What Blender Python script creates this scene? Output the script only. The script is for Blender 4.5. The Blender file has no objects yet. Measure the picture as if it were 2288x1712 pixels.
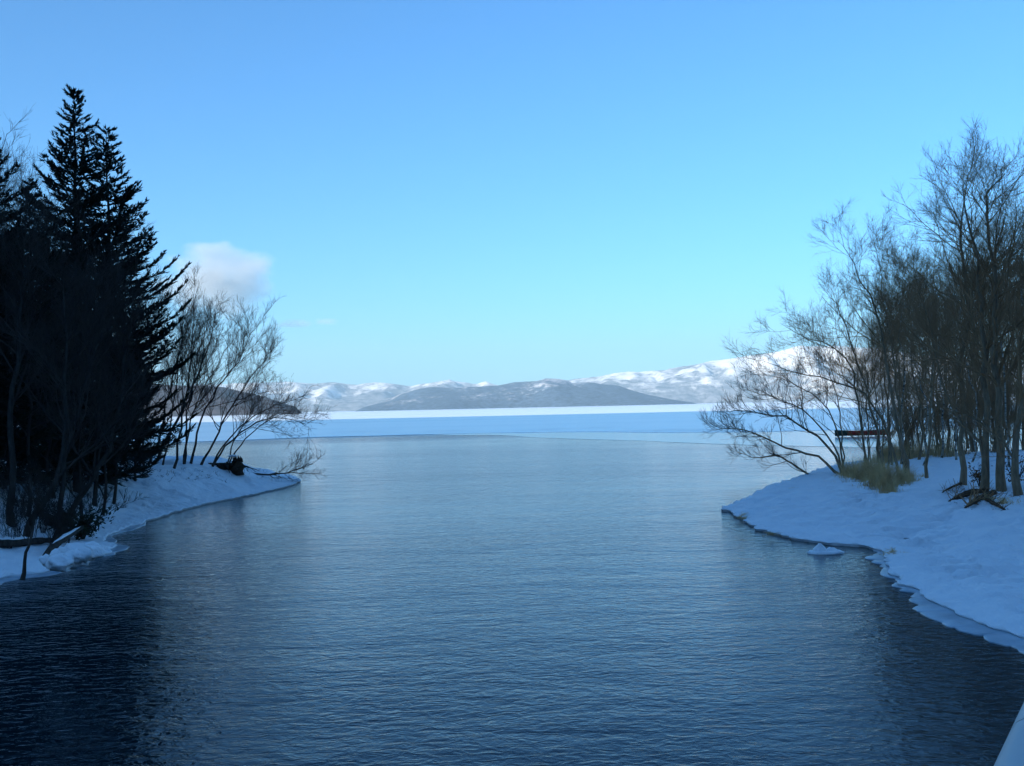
import bpy, math, random
import numpy as np
from mathutils import Matrix, Vector, Euler

SC = bpy.context.scene
COL = SC.collection
rng = np.random.default_rng(11)
R = math.radians

# ------------------------------------------------------------------ camera
CAM_H, PITCH, ROLL = 5.0, 1.34, -1.26
cam_d = bpy.data.cameras.new('camera')
cam = bpy.data.objects.new('camera', cam_d); COL.objects.link(cam)
cam_d.sensor_width = 36.0; cam_d.lens = 36.0
cam_d.clip_start = 0.05; cam_d.clip_end = 60000
CAM_M = Matrix.Rotation(R(90 + PITCH), 3, 'X') @ Matrix.Rotation(R(ROLL), 3, 'Z')
cam.location = (0, 0, CAM_H); cam.rotation_euler = CAM_M.to_euler()
SC.camera = cam

# ------------------------------------------------------------------ light
SUN_EL, SUN_AZ = 17.5, 222.0          # azimuth clockwise from +Y: low, behind and to the left
w = bpy.data.worlds.new('World'); SC.world = w; w.use_nodes = True
nt = w.node_tree; bg = nt.nodes['Background']
sky = nt.nodes.new('ShaderNodeTexSky'); sky.sky_type = 'NISHITA'; sky.sun_disc = False
sky.sun_elevation = R(SUN_EL); sky.sun_rotation = R(SUN_AZ)
sky.altitude = 120; sky.air_density = 1.05; sky.dust_density = 0.35; sky.ozone_density = 9.5
tint = nt.nodes.new('ShaderNodeMix'); tint.data_type = 'RGBA'; tint.blend_type = 'MULTIPLY'; tint.inputs[0].default_value = 1.0
tint.inputs[7].default_value = (0.84, 1.00, 0.90, 1.0)          # the camera's cool white balance
nt.links.new(sky.outputs[0], tint.inputs[6]); nt.links.new(tint.outputs[2], bg.inputs[0]); bg.inputs[1].default_value = 0.11
sun_d = bpy.data.lights.new('sun', 'SUN'); sun_d.energy = 5.0; sun_d.angle = R(0.53); sun_d.color = (1.0, 0.92, 0.79)
sun = bpy.data.objects.new('sun', sun_d); COL.objects.link(sun)
sdir = Vector((math.sin(R(SUN_AZ)) * math.cos(R(SUN_EL)), math.cos(R(SUN_AZ)) * math.cos(R(SUN_EL)), math.sin(R(SUN_EL))))
sun.rotation_euler = (-sdir).to_track_quat('-Z', 'Y').to_euler(); sun.location = sdir * 200
SC.view_settings.view_transform = 'Standard'; SC.view_settings.look = 'None'
SC.view_settings.gamma = 1.0; SC.view_settings.use_curve_mapping = False
SC.view_settings.exposure = 1.38
SC.cycles.use_denoising = True
SC.cycles.max_bounces = 6; SC.cycles.diffuse_bounces = 3; SC.cycles.glossy_bounces = 3
SC.cycles.transmission_bounces = 4; SC.cycles.transparent_max_bounces = 8; SC.cycles.volume_bounces = 0
SC.cycles.caustics_reflective = False; SC.cycles.caustics_refractive = False

# ------------------------------------------------------------------ helpers
CM = np.array(CAM_M)
def ray(x, y):
    d = CM @ np.array([(x - 1144) / 2288.0, -(y - 856) / 2288.0, -1.0])
    return d / np.linalg.norm(d)
def at(x, y, Y):
    """point on the photo ray (x, y) at forward distance Y"""
    d = ray(x, y); return np.array([0, 0, CAM_H]) + d * (Y / d[1])
def on_plane(x, y, z=0.0):
    d = ray(x, y); t = (z - CAM_H) / d[2]; return np.array([0, 0, CAM_H]) + d * t

def _hash(ix, iy, seed):
    h = (ix.astype(np.int64) * 374761393 + iy.astype(np.int64) * 668265263 + seed * 1274126177) & 0x7fffffff
    h = ((h ^ (h >> 13)) * 1274126177) & 0x7fffffff
    return ((h ^ (h >> 16)) & 0xffff) / 65535.0
def vnoise(x, y, seed=0):
    x = np.asarray(x, float); y = np.asarray(y, float)
    ix = np.floor(x); iy = np.floor(y); fx = x - ix; fy = y - iy
    fx = fx * fx * fx * (fx * (fx * 6 - 15) + 10); fy = fy * fy * fy * (fy * (fy * 6 - 15) + 10)
    a = _hash(ix, iy, seed); b = _hash(ix + 1, iy, seed); c = _hash(ix, iy + 1, seed); d = _hash(ix + 1, iy + 1, seed)
    return (a + (b - a) * fx) * (1 - fy) + (c + (d - c) * fx) * fy
def fbm(x, y, seed=0, octv=4, gain=0.5):
    s = 0; a = 1; t = 0
    for k in range(octv):
        s = s + a * vnoise(x * 2 ** k + 17.3 * k, y * 2 ** k - 9.1 * k, seed + k); t += a; a *= gain
    return s / t
def sstep(a, b, x):
    t = np.clip((np.asarray(x, float) - a) / (b - a), 0, 1); return t * t * (3 - 2 * t)

def mesh_np(name, V, F, smooth=True):
    """V (n,3); F list of face arrays, each (k, 3 or 4)"""
    me = bpy.data.meshes.new(name)
    V = np.asarray(V, np.float32)
    F = [np.asarray(f, np.int32) for f in F if len(f)]
    me.vertices.add(len(V)); me.vertices.foreach_set('co', V.ravel())
    li = np.concatenate([f.ravel() for f in F]); cnt = np.concatenate([np.full(len(f), f.shape[1], np.int32) for f in F])
    me.loops.add(len(li)); me.loops.foreach_set('vertex_index', li)
    me.polygons.add(len(cnt)); st = np.zeros(len(cnt), np.int32); st[1:] = np.cumsum(cnt)[:-1]
    me.polygons.foreach_set('loop_start', st); me.polygons.foreach_set('loop_total', cnt)
    me.polygons.foreach_set('use_smooth', np.full(len(cnt), smooth))
    me.update(calc_edges=True); me.validate()
    return me
def link(name, me, mat=None, parent=None, loc=None):
    o = bpy.data.objects.new(name, me); COL.objects.link(o)
    if mat is not None and me is not None and not me.materials: me.materials.append(mat)
    if parent is not None: o.parent = parent
    if loc is not None: o.location = loc
    return o
def tag(o, label=None, cat=None, group=None, kind=None):
    if label: o['label'] = label
    if cat: o['category'] = cat
    if group: o['group'] = group
    if kind: o['kind'] = kind
    return o
def empty(name, loc, label, cat, group=None):
    o = bpy.data.objects.new(name, None); COL.objects.link(o); o.location = loc; o.empty_display_size = 0.3
    return tag(o, label, cat, group)
def grid_faces(nu, nv):
    i = np.arange(nu - 1)[:, None]; j = np.arange(nv - 1)[None, :]
    a = i * nv + j
    return np.stack([a, a + nv, a + nv + 1, a + 1], -1).reshape(-1, 4)

class MB:
    """collects tubes, boxes and lumps into one mesh"""
    def __init__(s): s.V = []; s.F3 = []; s.F4 = []; s.n = 0
    def add(s, V, f3=None, f4=None):
        if f3 is not None and len(f3): s.F3.append(np.asarray(f3) + s.n)
        if f4 is not None and len(f4): s.F4.append(np.asarray(f4) + s.n)
        s.V.append(np.asarray(V, float)); s.n += len(V)
    def tubes(s, P, Rr, k):
        """P (n,m,3) polylines, Rr (n,m) radii, k sides"""
        n, m, _ = P.shape
        T = np.gradient(P, axis=1); T /= np.linalg.norm(T, axis=2, keepdims=True) + 1e-9
        ref = np.where(np.abs(T[:, :1, 2:3]) > 0.9, np.array([1., 0, 0]), np.array([0, 0, 1.]))
        ref = np.broadcast_to(ref, T.shape)
        A = np.cross(T, ref); A /= np.linalg.norm(A, axis=2, keepdims=True) + 1e-9
        B = np.cross(T, A)
        ang = np.arange(k) / k * 2 * np.pi
        V = P[:, :, None] + Rr[:, :, None, None] * (A[:, :, None] * np.cos(ang)[None, None, :, None] + B[:, :, None] * np.sin(ang)[None, None, :, None])
        base = (np.arange(n) * m * k)[:, None, None] + (np.arange(m - 1) * k)[None, :, None] + np.arange(k)[None, None, :]
        nx = (np.arange(n) * m * k)[:, None, None] + (np.arange(m - 1) * k)[None, :, None] + ((np.arange(k) + 1) % k)[None, None, :]
        F = np.stack([base, nx, nx + k, base + k], -1).reshape(-1, 4)
        s.add(V.reshape(-1, 3), None, F)
    def box(s, lo, hi):
        x0, y0, z0 = lo; x1, y1, z1 = hi
        V = [(x0, y0, z0), (x1, y0, z0), (x1, y1, z0), (x0, y1, z0), (x0, y0, z1), (x1, y0, z1), (x1, y1, z1), (x0, y1, z1)]
        s.add(V, None, [(0, 3, 2, 1), (4, 5, 6, 7), (0, 1, 5, 4), (1, 2, 6, 5), (2, 3, 7, 6), (3, 0, 4, 7)])
    def lump(s, c, r, seed=0, rough=0.25, nu=18, nv=12):
        u = np.arange(nu) / nu * 2 * np.pi; v = np.linspace(0.03, np.pi - 0.03, nv)
        U, Vv = np.meshgrid(u, v, indexing='ij')
        k = 1 + rough * (fbm(np.cos(U) * np.sin(Vv) * 1.7 + 5 + np.cos(Vv), np.sin(U) * np.sin(Vv) * 1.7 + 3 - np.cos(Vv), seed, 3) - 0.5) * 2
        P = np.stack([np.cos(U) * np.sin(Vv) * k * r[0], np.sin(U) * np.sin(Vv) * k * r[1], np.cos(Vv) * k * r[2]], -1) + np.asarray(c)
        i = np.arange(nu)[:, None]; j = np.arange(nv - 1)[None, :]; a = i * nv + j; b = ((i + 1) % nu) * nv + j
        s.add(P.reshape(-1, 3), None, np.stack([a, a + 1, b + 1, b], -1).reshape(-1, 4))
    def mesh(s, name, smooth=True):
        F = []
        if s.F3: F.append(np.concatenate(s.F3))
        if s.F4: F.append(np.concatenate(s.F4))
        return mesh_np(name, np.concatenate(s.V), F, smooth)

# ------------------------------------------------------------------ materials
def material(name, rough=0.9, spec=0.3):
    m = bpy.data.materials.new(name); m.use_nodes = True
    b = m.node_tree.nodes['Principled BSDF']
    b.inputs['Roughness'].default_value = rough; b.inputs['Specular IOR Level'].default_value = spec
    return m, m.node_tree, b
def N(t, kind, **kw):
    n = t.nodes.new(kind)
    for k, v in kw.items(): setattr(n, k, v)
    return n
def coords(t, scale=(1, 1, 1), rot=(0, 0, 0), space='Object'):
    if space == 'World':
        tc = N(t, 'ShaderNodeNewGeometry'); out = tc.outputs['Position']
    else:
        tc = N(t, 'ShaderNodeTexCoord'); out = tc.outputs[space]
    mp = N(t, 'ShaderNodeMapping'); mp.inputs['Scale'].default_value = scale; mp.inputs['Rotation'].default_value = rot
    t.links.new(out, mp.inputs['Vector']); return mp.outputs[0]
def noise(t, vec, scale, detail=4, rough=0.55, dist=0.0):
    n = N(t, 'ShaderNodeTexNoise'); n.inputs['Scale'].default_value = scale; n.inputs['Detail'].default_value = detail
    n.inputs['Roughness'].default_value = rough; n.inputs['Distortion'].default_value = dist
    t.links.new(vec, n.inputs['Vector']); return n.outputs[0]
def ramp(t, fac, stops):
    r = N(t, 'ShaderNodeValToRGB'); e = r.color_ramp.elements
    while len(e) < len(stops): e.new(0.5)
    for k, (p, c) in enumerate(stops): e[k].position = p; e[k].color = (*c, 1) if len(c) == 3 else c
    t.links.new(fac, r.inputs[0]); return r.outputs[0]
def bump(t, b, h, strength=0.3, dist=0.05, prev=None):
    n = N(t, 'ShaderNodeBump'); n.inputs['Strength'].default_value = strength; n.inputs['Distance'].default_value = dist
    t.links.new(h, n.inputs['Height'])
    if prev is not None: t.links.new(prev, n.inputs['Normal'])
    t.links.new(n.outputs[0], b.inputs['Normal']); return n.outputs[0]
def math_n(t, op, a, b):
    n = N(t, 'ShaderNodeMath', operation=op)
    for i, v in enumerate((a, b)):
        if isinstance(v, (int, float)): n.inputs[i].default_value = v
        else: t.links.new(v, n.inputs[i])
    return n.outputs[0]
def mixc(t, fac, a, b):
    n = N(t, 'ShaderNodeMix', data_type='RGBA')
    if isinstance(fac, (int, float)): n.inputs[0].default_value = fac
    else: t.links.new(fac, n.inputs[0])
    for i, v in ((6, a), (7, b)):
        if isinstance(v, tuple): n.inputs[i].default_value = (*v, 1)
        else: t.links.new(v, n.inputs[i])
    return n.outputs[2]

def mat_snow():
    m, t, b = material('snow', 0.75, 0.25)
    v = coords(t, space='World')
    c = ramp(t, noise(t, v, 0.8, 5), [(0.3, (0.84, 0.86, 0.88)), (0.7, (0.92, 0.92, 0.92))])
    t.links.new(c, b.inputs['Base Color'])
    n1 = bump(t, b, noise(t, v, 2.0, 6, 0.62), 0.9, 0.16)
    bump(t, b, noise(t, v, 14, 3), 0.35, 0.02, n1)
    return m
def mat_lake_ice():
    m, t, b = material('snow_covered_lake_ice', 0.24, 0.5)
    v = coords(t, (0.004, 0.02, 1), space='World')
    c = ramp(t, noise(t, v, 1.0, 6, 0.6), [(0.30, (0.74, 0.78, 0.82)), (0.48, (0.86, 0.87, 0.88)), (0.7, (0.9, 0.9, 0.9))])
    t.links.new(c, b.inputs['Base Color'])
    v2 = coords(t, (0.06, 0.25, 1), space='World')
    bump(t, b, noise(t, v2, 1.0, 4), 0.15, 0.1)
    return m
def mat_thin_ice():
    m, t, b = material('thin_clear_ice', 0.16, 0.5)
    v = coords(t, (0.05, 0.2, 1), space='World')
    c = ramp(t, noise(t, v, 1.0, 5), [(0.35, (0.10, 0.16, 0.20)), (0.65, (0.26, 0.33, 0.38))])
    t.links.new(c, b.inputs['Base Color'])
    return m
def mat_shelf_ice():
    m, t, b = material('wet_grey_ice', 0.3, 0.5)
    v = coords(t, space='World')
    c = ramp(t, noise(t, v, 1.3, 5), [(0.3, (0.22, 0.29, 0.35)), (0.7, (0.48, 0.55, 0.61))])
    t.links.new(c, b.inputs['Base Color']); bump(t, b, noise(t, v, 4, 4), 0.3, 0.03)
    return m
WAVE = 0.07
def mat_water():
    m, t, b = material('lake_water', 0.06, 0.5)
    b.inputs['Base Color'].default_value = (0.002, 0.012, 0.017, 1); b.inputs['IOR'].default_value = 1.27; b.inputs['Specular Tint'].default_value = (0.18, 0.50, 0.75, 1)
    v = coords(t, (1.0, 1.8, 1.0), (0, 0, R(4)), 'World')
    big = noise(t, v, 0.9, 3, 0.5, 0.6)
    v2 = coords(t, (1.3, 2.1, 1.0), (0, 0, R(-9)), 'World')
    mid = noise(t, v2, 2.4, 3, 0.55, 0.7)
    v3 = coords(t, (0.02, 0.035, 1.0), (0, 0, R(20)), 'World')
    patch = ramp(t, noise(t, v3, 1.0, 4), [(0.3, (0.5,) * 3), (0.7, (1.5,) * 3)])
    v4 = coords(t, (0.16, 0.42, 1.0), (0, 0, R(6)), 'World')
    swell = noise(t, v4, 1.0, 2, 0.5, 0.5)
    h = math_n(t, 'ADD', math_n(t, 'MULTIPLY', big, 0.40), math_n(t, 'MULTIPLY', mid, 0.42))
    h = math_n(t, 'ADD', h, math_n(t, 'MULTIPLY', swell, 0.9))
    g = N(t, 'ShaderNodeNewGeometry'); mp = N(t, 'ShaderNodeMapping'); mp.inputs['Location'].default_value = (27 / 42, -182 / 26, 0); mp.inputs['Scale'].default_value = (1 / 42, 1 / 26, 1)
    t.links.new(g.outputs['Position'], mp.inputs[0]); ln = N(t, 'ShaderNodeVectorMath', operation='LENGTH'); t.links.new(mp.outputs[0], ln.inputs[0])
    gust = ramp(t, ln.outputs['Value'], [(0.2, (3.0,) * 3), (1.0, (0.0,) * 3)])          # a gust ruffling the water by the ice
    h = math_n(t, 'MULTIPLY', h, math_n(t, 'ADD', patch, gust))
    bump(t, b, h, 1.0, WAVE)
    return m
def mat_bark(name, c0, c1, scale=6.0, rough=0.95):
    m, t, b = material(name, rough, 0.1)
    v = coords(t, (1, 1, 0.25))
    c = ramp(t, noise(t, v, scale, 5, 0.65), [(0.3, c0), (0.7, c1)])
    t.links.new(c, b.inputs['Base Color']); bump(t, b, noise(t, v, scale * 2.5, 4), 0.6, 0.03)
    return m
def mat_birch():
    m, t, b = material('white_birch_bark', 0.8, 0.2)
    v = coords(t, (1.2, 1.2, 5.0))
    c = ramp(t, noise(t, v, 1.6, 4, 0.6), [(0.40, (0.05, 0.045, 0.04)), (0.50, (0.38, 0.33, 0.26)), (0.75, (0.52, 0.46, 0.38))])
    t.links.new(c, b.inputs['Base Color']); return m
def mat_needles(name, c0, c1):
    m, t, b = material(name, 0.8, 0.15)
    c = ramp(t, noise(t, coords(t), 1.1, 4), [(0.3, c0), (0.7, c1)])
    t.links.new(c, b.inputs['Base Color']); return m
def mat_plain(name, col, rough=0.7, spec=0.3, var=0.15, scale=4.0):
    m, t, b = material(name, rough, spec)
    lo = tuple(max(0, x * (1 - var)) for x in col); hi = tuple(min(1, x * (1 + var)) for x in col)
    c = ramp(t, noise(t, coords(t), scale, 5), [(0.3, lo), (0.7, hi)])
    t.links.new(c, b.inputs['Base Color']); return m
def mat_hill(name, forest, snow, thresh, fine=0.02, contrast=0.10):
    """forest and open snow mixed by noise and by height"""
    m, t, b = material(name, 0.95, 0.05)
    v = coords(t, space='World')
    g = N(t, 'ShaderNodeNewGeometry'); sx = N(t, 'ShaderNodeSeparateXYZ'); t.links.new(g.outputs['Position'], sx.inputs[0])
    h = math_n(t, 'MULTIPLY', sx.outputs[2], 1 / 600.0)
    nf = math_n(t, 'ADD', math_n(t, 'MULTIPLY', noise(t, v, 0.0022, 6, 0.62), 0.62), math_n(t, 'MULTIPLY', noise(t, v, fine * 0.8, 4, 0.7), 0.38))
    k = math_n(t, 'ADD', nf, math_n(t, 'MULTIPLY', h, 0.35))
    f = ramp(t, k, [(thresh - contrast, (0,) * 3), (thresh + contrast, (1,) * 3)])
    tex = ramp(t, noise(t, v, fine, 4, 0.7), [(0.35, tuple(x * 0.4 for x in forest)), (0.65, tuple(min(1, x * 2.2) for x in forest))])
    t.links.new(mixc(t, f, tex, snow), b.inputs['Base Color'])
    return m

SNOW = mat_snow()
# ================================================================== SETTING
# ---- water
def plane(name, x0, x1, y0, y1, z, mat):
    me = mesh_np(name, [(x0, y0, z), (x1, y0, z), (x1, y1, z), (x0, y1, z)], [[(0, 1, 2, 3)]], False)
    return tag(link(name, me, mat), kind='structure')
LEAD = mat_plain('slushy_open_lead', (0.16, 0.20, 0.24), 0.4, 0.5, 0.2, 0.2)
plane('lake_water', -11800, 11800, -700, 11800, 0.0, mat_water())

# ---- snow covered lake ice beyond the open water
ex = np.concatenate([np.linspace(-11700, -300, 40), np.linspace(-295, 295, 240), np.linspace(300, 11700, 40)])
edge_px = [(-2000, 1010), (0, 1000), (500, 985), (660, 979), (800, 975), (1000, 971), (1150, 968.5), (1300, 966), (1500, 967), (1650, 965), (2288, 952), (4000, 915)]
ep = np.array([on_plane(x, y) for x, y in edge_px])
ey = np.interp(ex, ep[:, 0], ep[:, 1]) + (fbm(ex * 0.035, ex * 0 + 3, 5, 5) - 0.5) * 16
VV = []; nrow = [0.0, 0.6, 3, 12, 40, 120, 350, 1000, 3000, 11500]
for k, d in enumerate(nrow):
    yy = np.minimum(ey + d, 11700) if k else ey
    VV.append(np.stack([ex, yy, np.full_like(ex, 0.03 if k == 0 else 0.09)], -1))
V = np.stack(VV, 1).reshape(-1, 3)
tag(link('lake_ice', mesh_np('lake_ice', V, [grid_faces(len(ex), len(nrow))]), mat_lake_ice()), kind='structure')
# ---- smooth dark new ice along its edge
tx = np.linspace(-18, 150, 220)
a = np.interp(tx, ex, ey) + 2
wd = np.interp(tx, [-18, -5, 6, 20, 40, 150], [0.5, 14, 38, 58, 62, 80])
inner = a - wd + (fbm(tx * 0.1, tx * 0 + 7, 9, 4) - 0.5) * np.minimum(wd, 14)
V = np.stack([np.stack([tx, inner, np.full_like(tx, 0.012)], -1), np.stack([tx, a, np.full_like(tx, 0.016)], -1)], 1).reshape(-1, 3)
tag(link('thin_ice', mesh_np('thin_ice', V, [grid_faces(len(tx), 2)], False), mat_thin_ice()), kind='structure')

# ---- narrow leads of open water in the ice
for k, (px, py, lpx) in enumerate([(1345, 957.5, 60), (1470, 964.5, 90), (1560, 963.5, 50), (800, 968, 120), (1000, 964.5, 70), (1230, 961, 60)]):
    a = on_plane(px - lpx, py); b_ = on_plane(px + lpx, py - lpx * 0.022 * 2)
    u = np.linspace(0, 1, 24); q = a[None] + (b_ - a)[None] * u[:, None]; wdt = np.sin(u * np.pi) * (0.9 + 0.6 * vnoise(u * 7, u * 0, 60 + k)) * 0.9; q[:, 1] += (vnoise(u * 5, u * 0, 80 + k) - 0.5) * 5
    V = np.stack([np.c_[q[:, 0], q[:, 1] - wdt, np.full(24, 0.096)], np.c_[q[:, 0], q[:, 1] + wdt, np.full(24, 0.096)]], 1).reshape(-1, 3)
    tag(link('ice_lead', mesh_np('ice_lead', V, [grid_faces(24, 2)], False), LEAD), kind='structure')

# ---- banks: a fan of rows from the shoreline inland
def resample(P, step):
    P = np.asarray(P, float); d = np.r_[0, np.cumsum(np.linalg.norm(np.diff(P, axis=0), axis=1))]
    s = np.arange(0, d[-1], step); return np.stack([np.interp(s, d, P[:, i]) for i in range(2)], -1)
def smooth_line(P, n=3):
    for _ in range(n):
        Q = [P[0]]
        for a, b in zip(P[:-1], P[1:]): Q += [0.75 * a + 0.25 * b, 0.25 * a + 0.75 * b]
        P = np.array(Q + [P[-1]])
    return P
left_px = [(0, 1295), (70, 1288), (130, 1278), (160, 1262), (200, 1248), (238, 1243), (256, 1231), (250, 1222), (225, 1215), (240, 1202), (330, 1166),
           (434, 1133), (520, 1117), (600, 1099), (650, 1088), (672, 1078), (660, 1068), (620, 1061)]
left_sh = np.array([(-17.5, -40), (-17, -5), (-16.8, 15), (-16.4, 26)] + [tuple(on_plane(*p)[:2]) for p in left_px] + [(-20, 79), (-26, 82), (-40, 88), (-60, 96), (-120, 118), (-330, 190)])
right_px = [(2288, 1432), (2170, 1390), (2080, 1352), (2020, 1312), (1975, 1268), (1985, 1248), (1955, 1228), (1900, 1222), (1850, 1219), (1790, 1210), (1720, 1196),
            (1680, 1180), (1662, 1163), (1625, 1147), (1612, 1140), (1650, 1124), (1690, 1105), (1730, 1085), (1790, 1068)]
right_sh = np.array([(11.5, -40), (11, -5), (10.3, 10), (10.2, 17)] + [tuple(on_plane(*p)[:2]) for p in right_px] + [(23, 76), (30, 84), (44, 92), (80, 104), (140, 118), (330, 175)])
def jag(P, amp, sc, seed):
    T = np.gradient(P, axis=0); T /= np.linalg.norm(T, axis=1, keepdims=True)
    s = np.r_[0, np.cumsum(np.linalg.norm(np.diff(P, axis=0), axis=1))]
    n = (fbm(s * sc, s * 0 + seed, seed, 5, 0.6) - 0.5) * 2 * amp
    return P + np.stack([-T[:, 1], T[:, 0]], -1) * n[:, None]
LSH = jag(resample(smooth_line(left_sh, 2), 0.16), 0.26, 1.1, 3)
RSH = jag(resample(smooth_line(right_sh, 2), 0.16), 0.34, 1.2, 4)
def dist_to(P, X, Y):
    X = np.asarray(X, float); sh = X.shape; q = np.stack([X.ravel(), np.asarray(Y, float).ravel()], -1)
    C = P[::4]; out = np.empty(len(q))
    for i in range(0, len(q), 4000):
        out[i:i + 4000] = np.sqrt(((q[i:i + 4000, None] - C[None]) ** 2).sum(-1).min(1))
    return out.reshape(sh)
def left_h(d, X, Y):
    near = sstep(44, 36, Y)                       # the low ledge by the near trees
    z = 0.10 + 0.12 * sstep(0, 0.5, d) + (1.75 * sstep(0.2, 6.5, d)) * (1 - 0.45 * near * sstep(7, 2, d)) + 1.2 * sstep(8, 45, d)
    z += (fbm(X * 0.5, Y * 0.5, 21, 4) - 0.5) * 0.5 * sstep(0.1, 2, d) + (fbm(X * 2.1, Y * 2.1, 22, 3) - 0.5) * 0.16 * sstep(0, 0.6, d)
    return z
def right_h(d, X, Y):
    z = 0.085 + 0.12 * sstep(0, 0.6, d) + 0.75 * sstep(0.3, 14, d) + 0.9 * sstep(10, 24, d) + 1.5 * sstep(25, 90, d)
    z += (fbm(X * 0.35, Y * 0.35, 31, 4) - 0.5) * 0.5 * sstep(0.3, 4, d) + (fbm(X * 1.5, Y * 1.5, 32, 4, 0.65) - 0.5) * 0.34 * sstep(0, 0.8, d)
    # trodden track along the bank
    tr = np.abs(X - (15.5 + 1.6 * np.sin(Y * 0.12)) - (Y - 40) * 0.22)
    z -= 0.32 * np.exp(-(tr / 1.3) ** 2) * sstep(0.5, 0.75, vnoise(X * 2.2, Y * 2.2, 33)) * sstep(0.3, 2, d)
    tr2 = np.abs((X - 13.5) - (Y - 34) * 0.55)     # a second line of footprints down to the water
    z -= 0.28 * np.exp(-(tr2 / 0.7) ** 2) * sstep(0.5, 0.7, vnoise(X * 2.6, Y * 2.6, 34)) * sstep(0.3, 2, d)
    return z
DS = np.concatenate([[0, 0.03, 0.08, 0.16], np.arange(0.3, 9, 0.2), np.arange(9, 20, 0.4), [20.5, 21.5, 23, 25, 27, 29, 32, 36, 40, 48, 60, 80, 110, 160]])
def bank(name, S, corner, hf):
    C = np.asarray(corner, float)
    far = (np.abs(S[:, 0]) > 48) | (S[:, 1] < 6); keep = ~far | (np.arange(len(S)) % 12 == 0); S = S[keep]      # coarser where it is out of sight
    L = np.linalg.norm(C - S, axis=1, keepdims=True); D = (C - S) / L
    t = np.minimum(DS[None, :] / 1.0, L * 0.98)
    P = S[:, None, :] + D[:, None, :] * t[:, :, None]
    d = dist_to(S, P[..., 0], P[..., 1]); d[:, 0] = 0
    Z = hf(d, P[..., 0], P[..., 1])
    V = np.concatenate([P, Z[..., None]], -1)
    back = S + D * 0.04
    under = np.stack([np.c_[back, np.full(len(S), -0.4)], np.c_[back, np.full(len(S), 0.05)], np.c_[S, np.full(len(S), 0.07)]], 1)
    V = np.concatenate([under, V], 1); n, m, _ = V.shape
    return tag(link(name, mesh_np(name, V.reshape(-1, 3), [grid_faces(n, m)]), SNOW), kind='structure')
bank('snowy_bank_left', LSH, (-340, -60), left_h)
bank('snowy_bank_right', RSH, (340, -60), right_h)
def ground(x, y):
    x = np.array([float(x)]); y = np.array([float(y)])
    dl = dist_to(LSH, x, y); dr = dist_to(RSH, x, y)
    return float(left_h(dl, x, y)[0]) if x[0] < 0 else float(right_h(dr, x, y)[0])
def hit(px, py):
    """where the photo ray meets the snow"""
    d = ray(px, py); o = np.array([0, 0, CAM_H])
    tt = np.arange(12, 140, 0.25); P = o + d * tt[:, None]
    S = LSH if px < 1144 else RSH; f = left_h if px < 1144 else right_h
    z = f(dist_to(S, P[:, 0], P[:, 1]), P[:, 0], P[:, 1])
    k = np.argmax(P[:, 2] < z) if (P[:, 2] < z).any() else len(tt) - 1
    return P[k]

# ---- grey ice shelf fringe on the shoreline
def fringe(name, S, i0, i1, wmin, wmax, seed, side):
    P = S[i0:i1]; T = np.gradient(P, axis=0); T /= np.linalg.norm(T, axis=1, keepdims=True)
    nrm = np.stack([-T[:, 1], T[:, 0]], -1) * side
    s = np.arange(len(P)) * 0.16
    n = vnoise(s * 0.45, s * 0, seed) * 0.7 + vnoise(s * 2.1, s * 0, seed + 1) * 0.3
    wdt = (wmin + (wmax - wmin) * sstep(0.25, 0.85, n)) * np.minimum(1, np.minimum(s, s[::-1]) / 2)
    A = P - nrm * 0.25; B = P + nrm * wdt[:, None]
    rows = np.stack([np.c_[A, np.full(len(P), 0.045)], np.c_[B - nrm * 0.04, np.full(len(P), 0.03)], np.c_[B, np.full(len(P), 0.015)], np.c_[B - nrm * 0.05, np.full(len(P), -0.08)]], 1)
    tag(link(name, mesh_np(name, rows.reshape(-1, 3), [grid_faces(len(P), 4)]), SHELF), kind='structure')
SHELF = mat_shelf_ice()
def idx(S, p): return int(np.argmin(((S - np.asarray(p)[:2]) ** 2).sum(1)))
fringe('ice_shelf_right', RSH, idx(RSH, (10.3, 12)), idx(RSH, on_plane(1955, 1228)), 0.05, 0.75, 41, 1)
fringe('ice_shelf_left', LSH, idx(LSH, (-16.4, 26)), idx(LSH, on_plane(330, 1166)), 0.02, 0.45, 47, -1)

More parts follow.
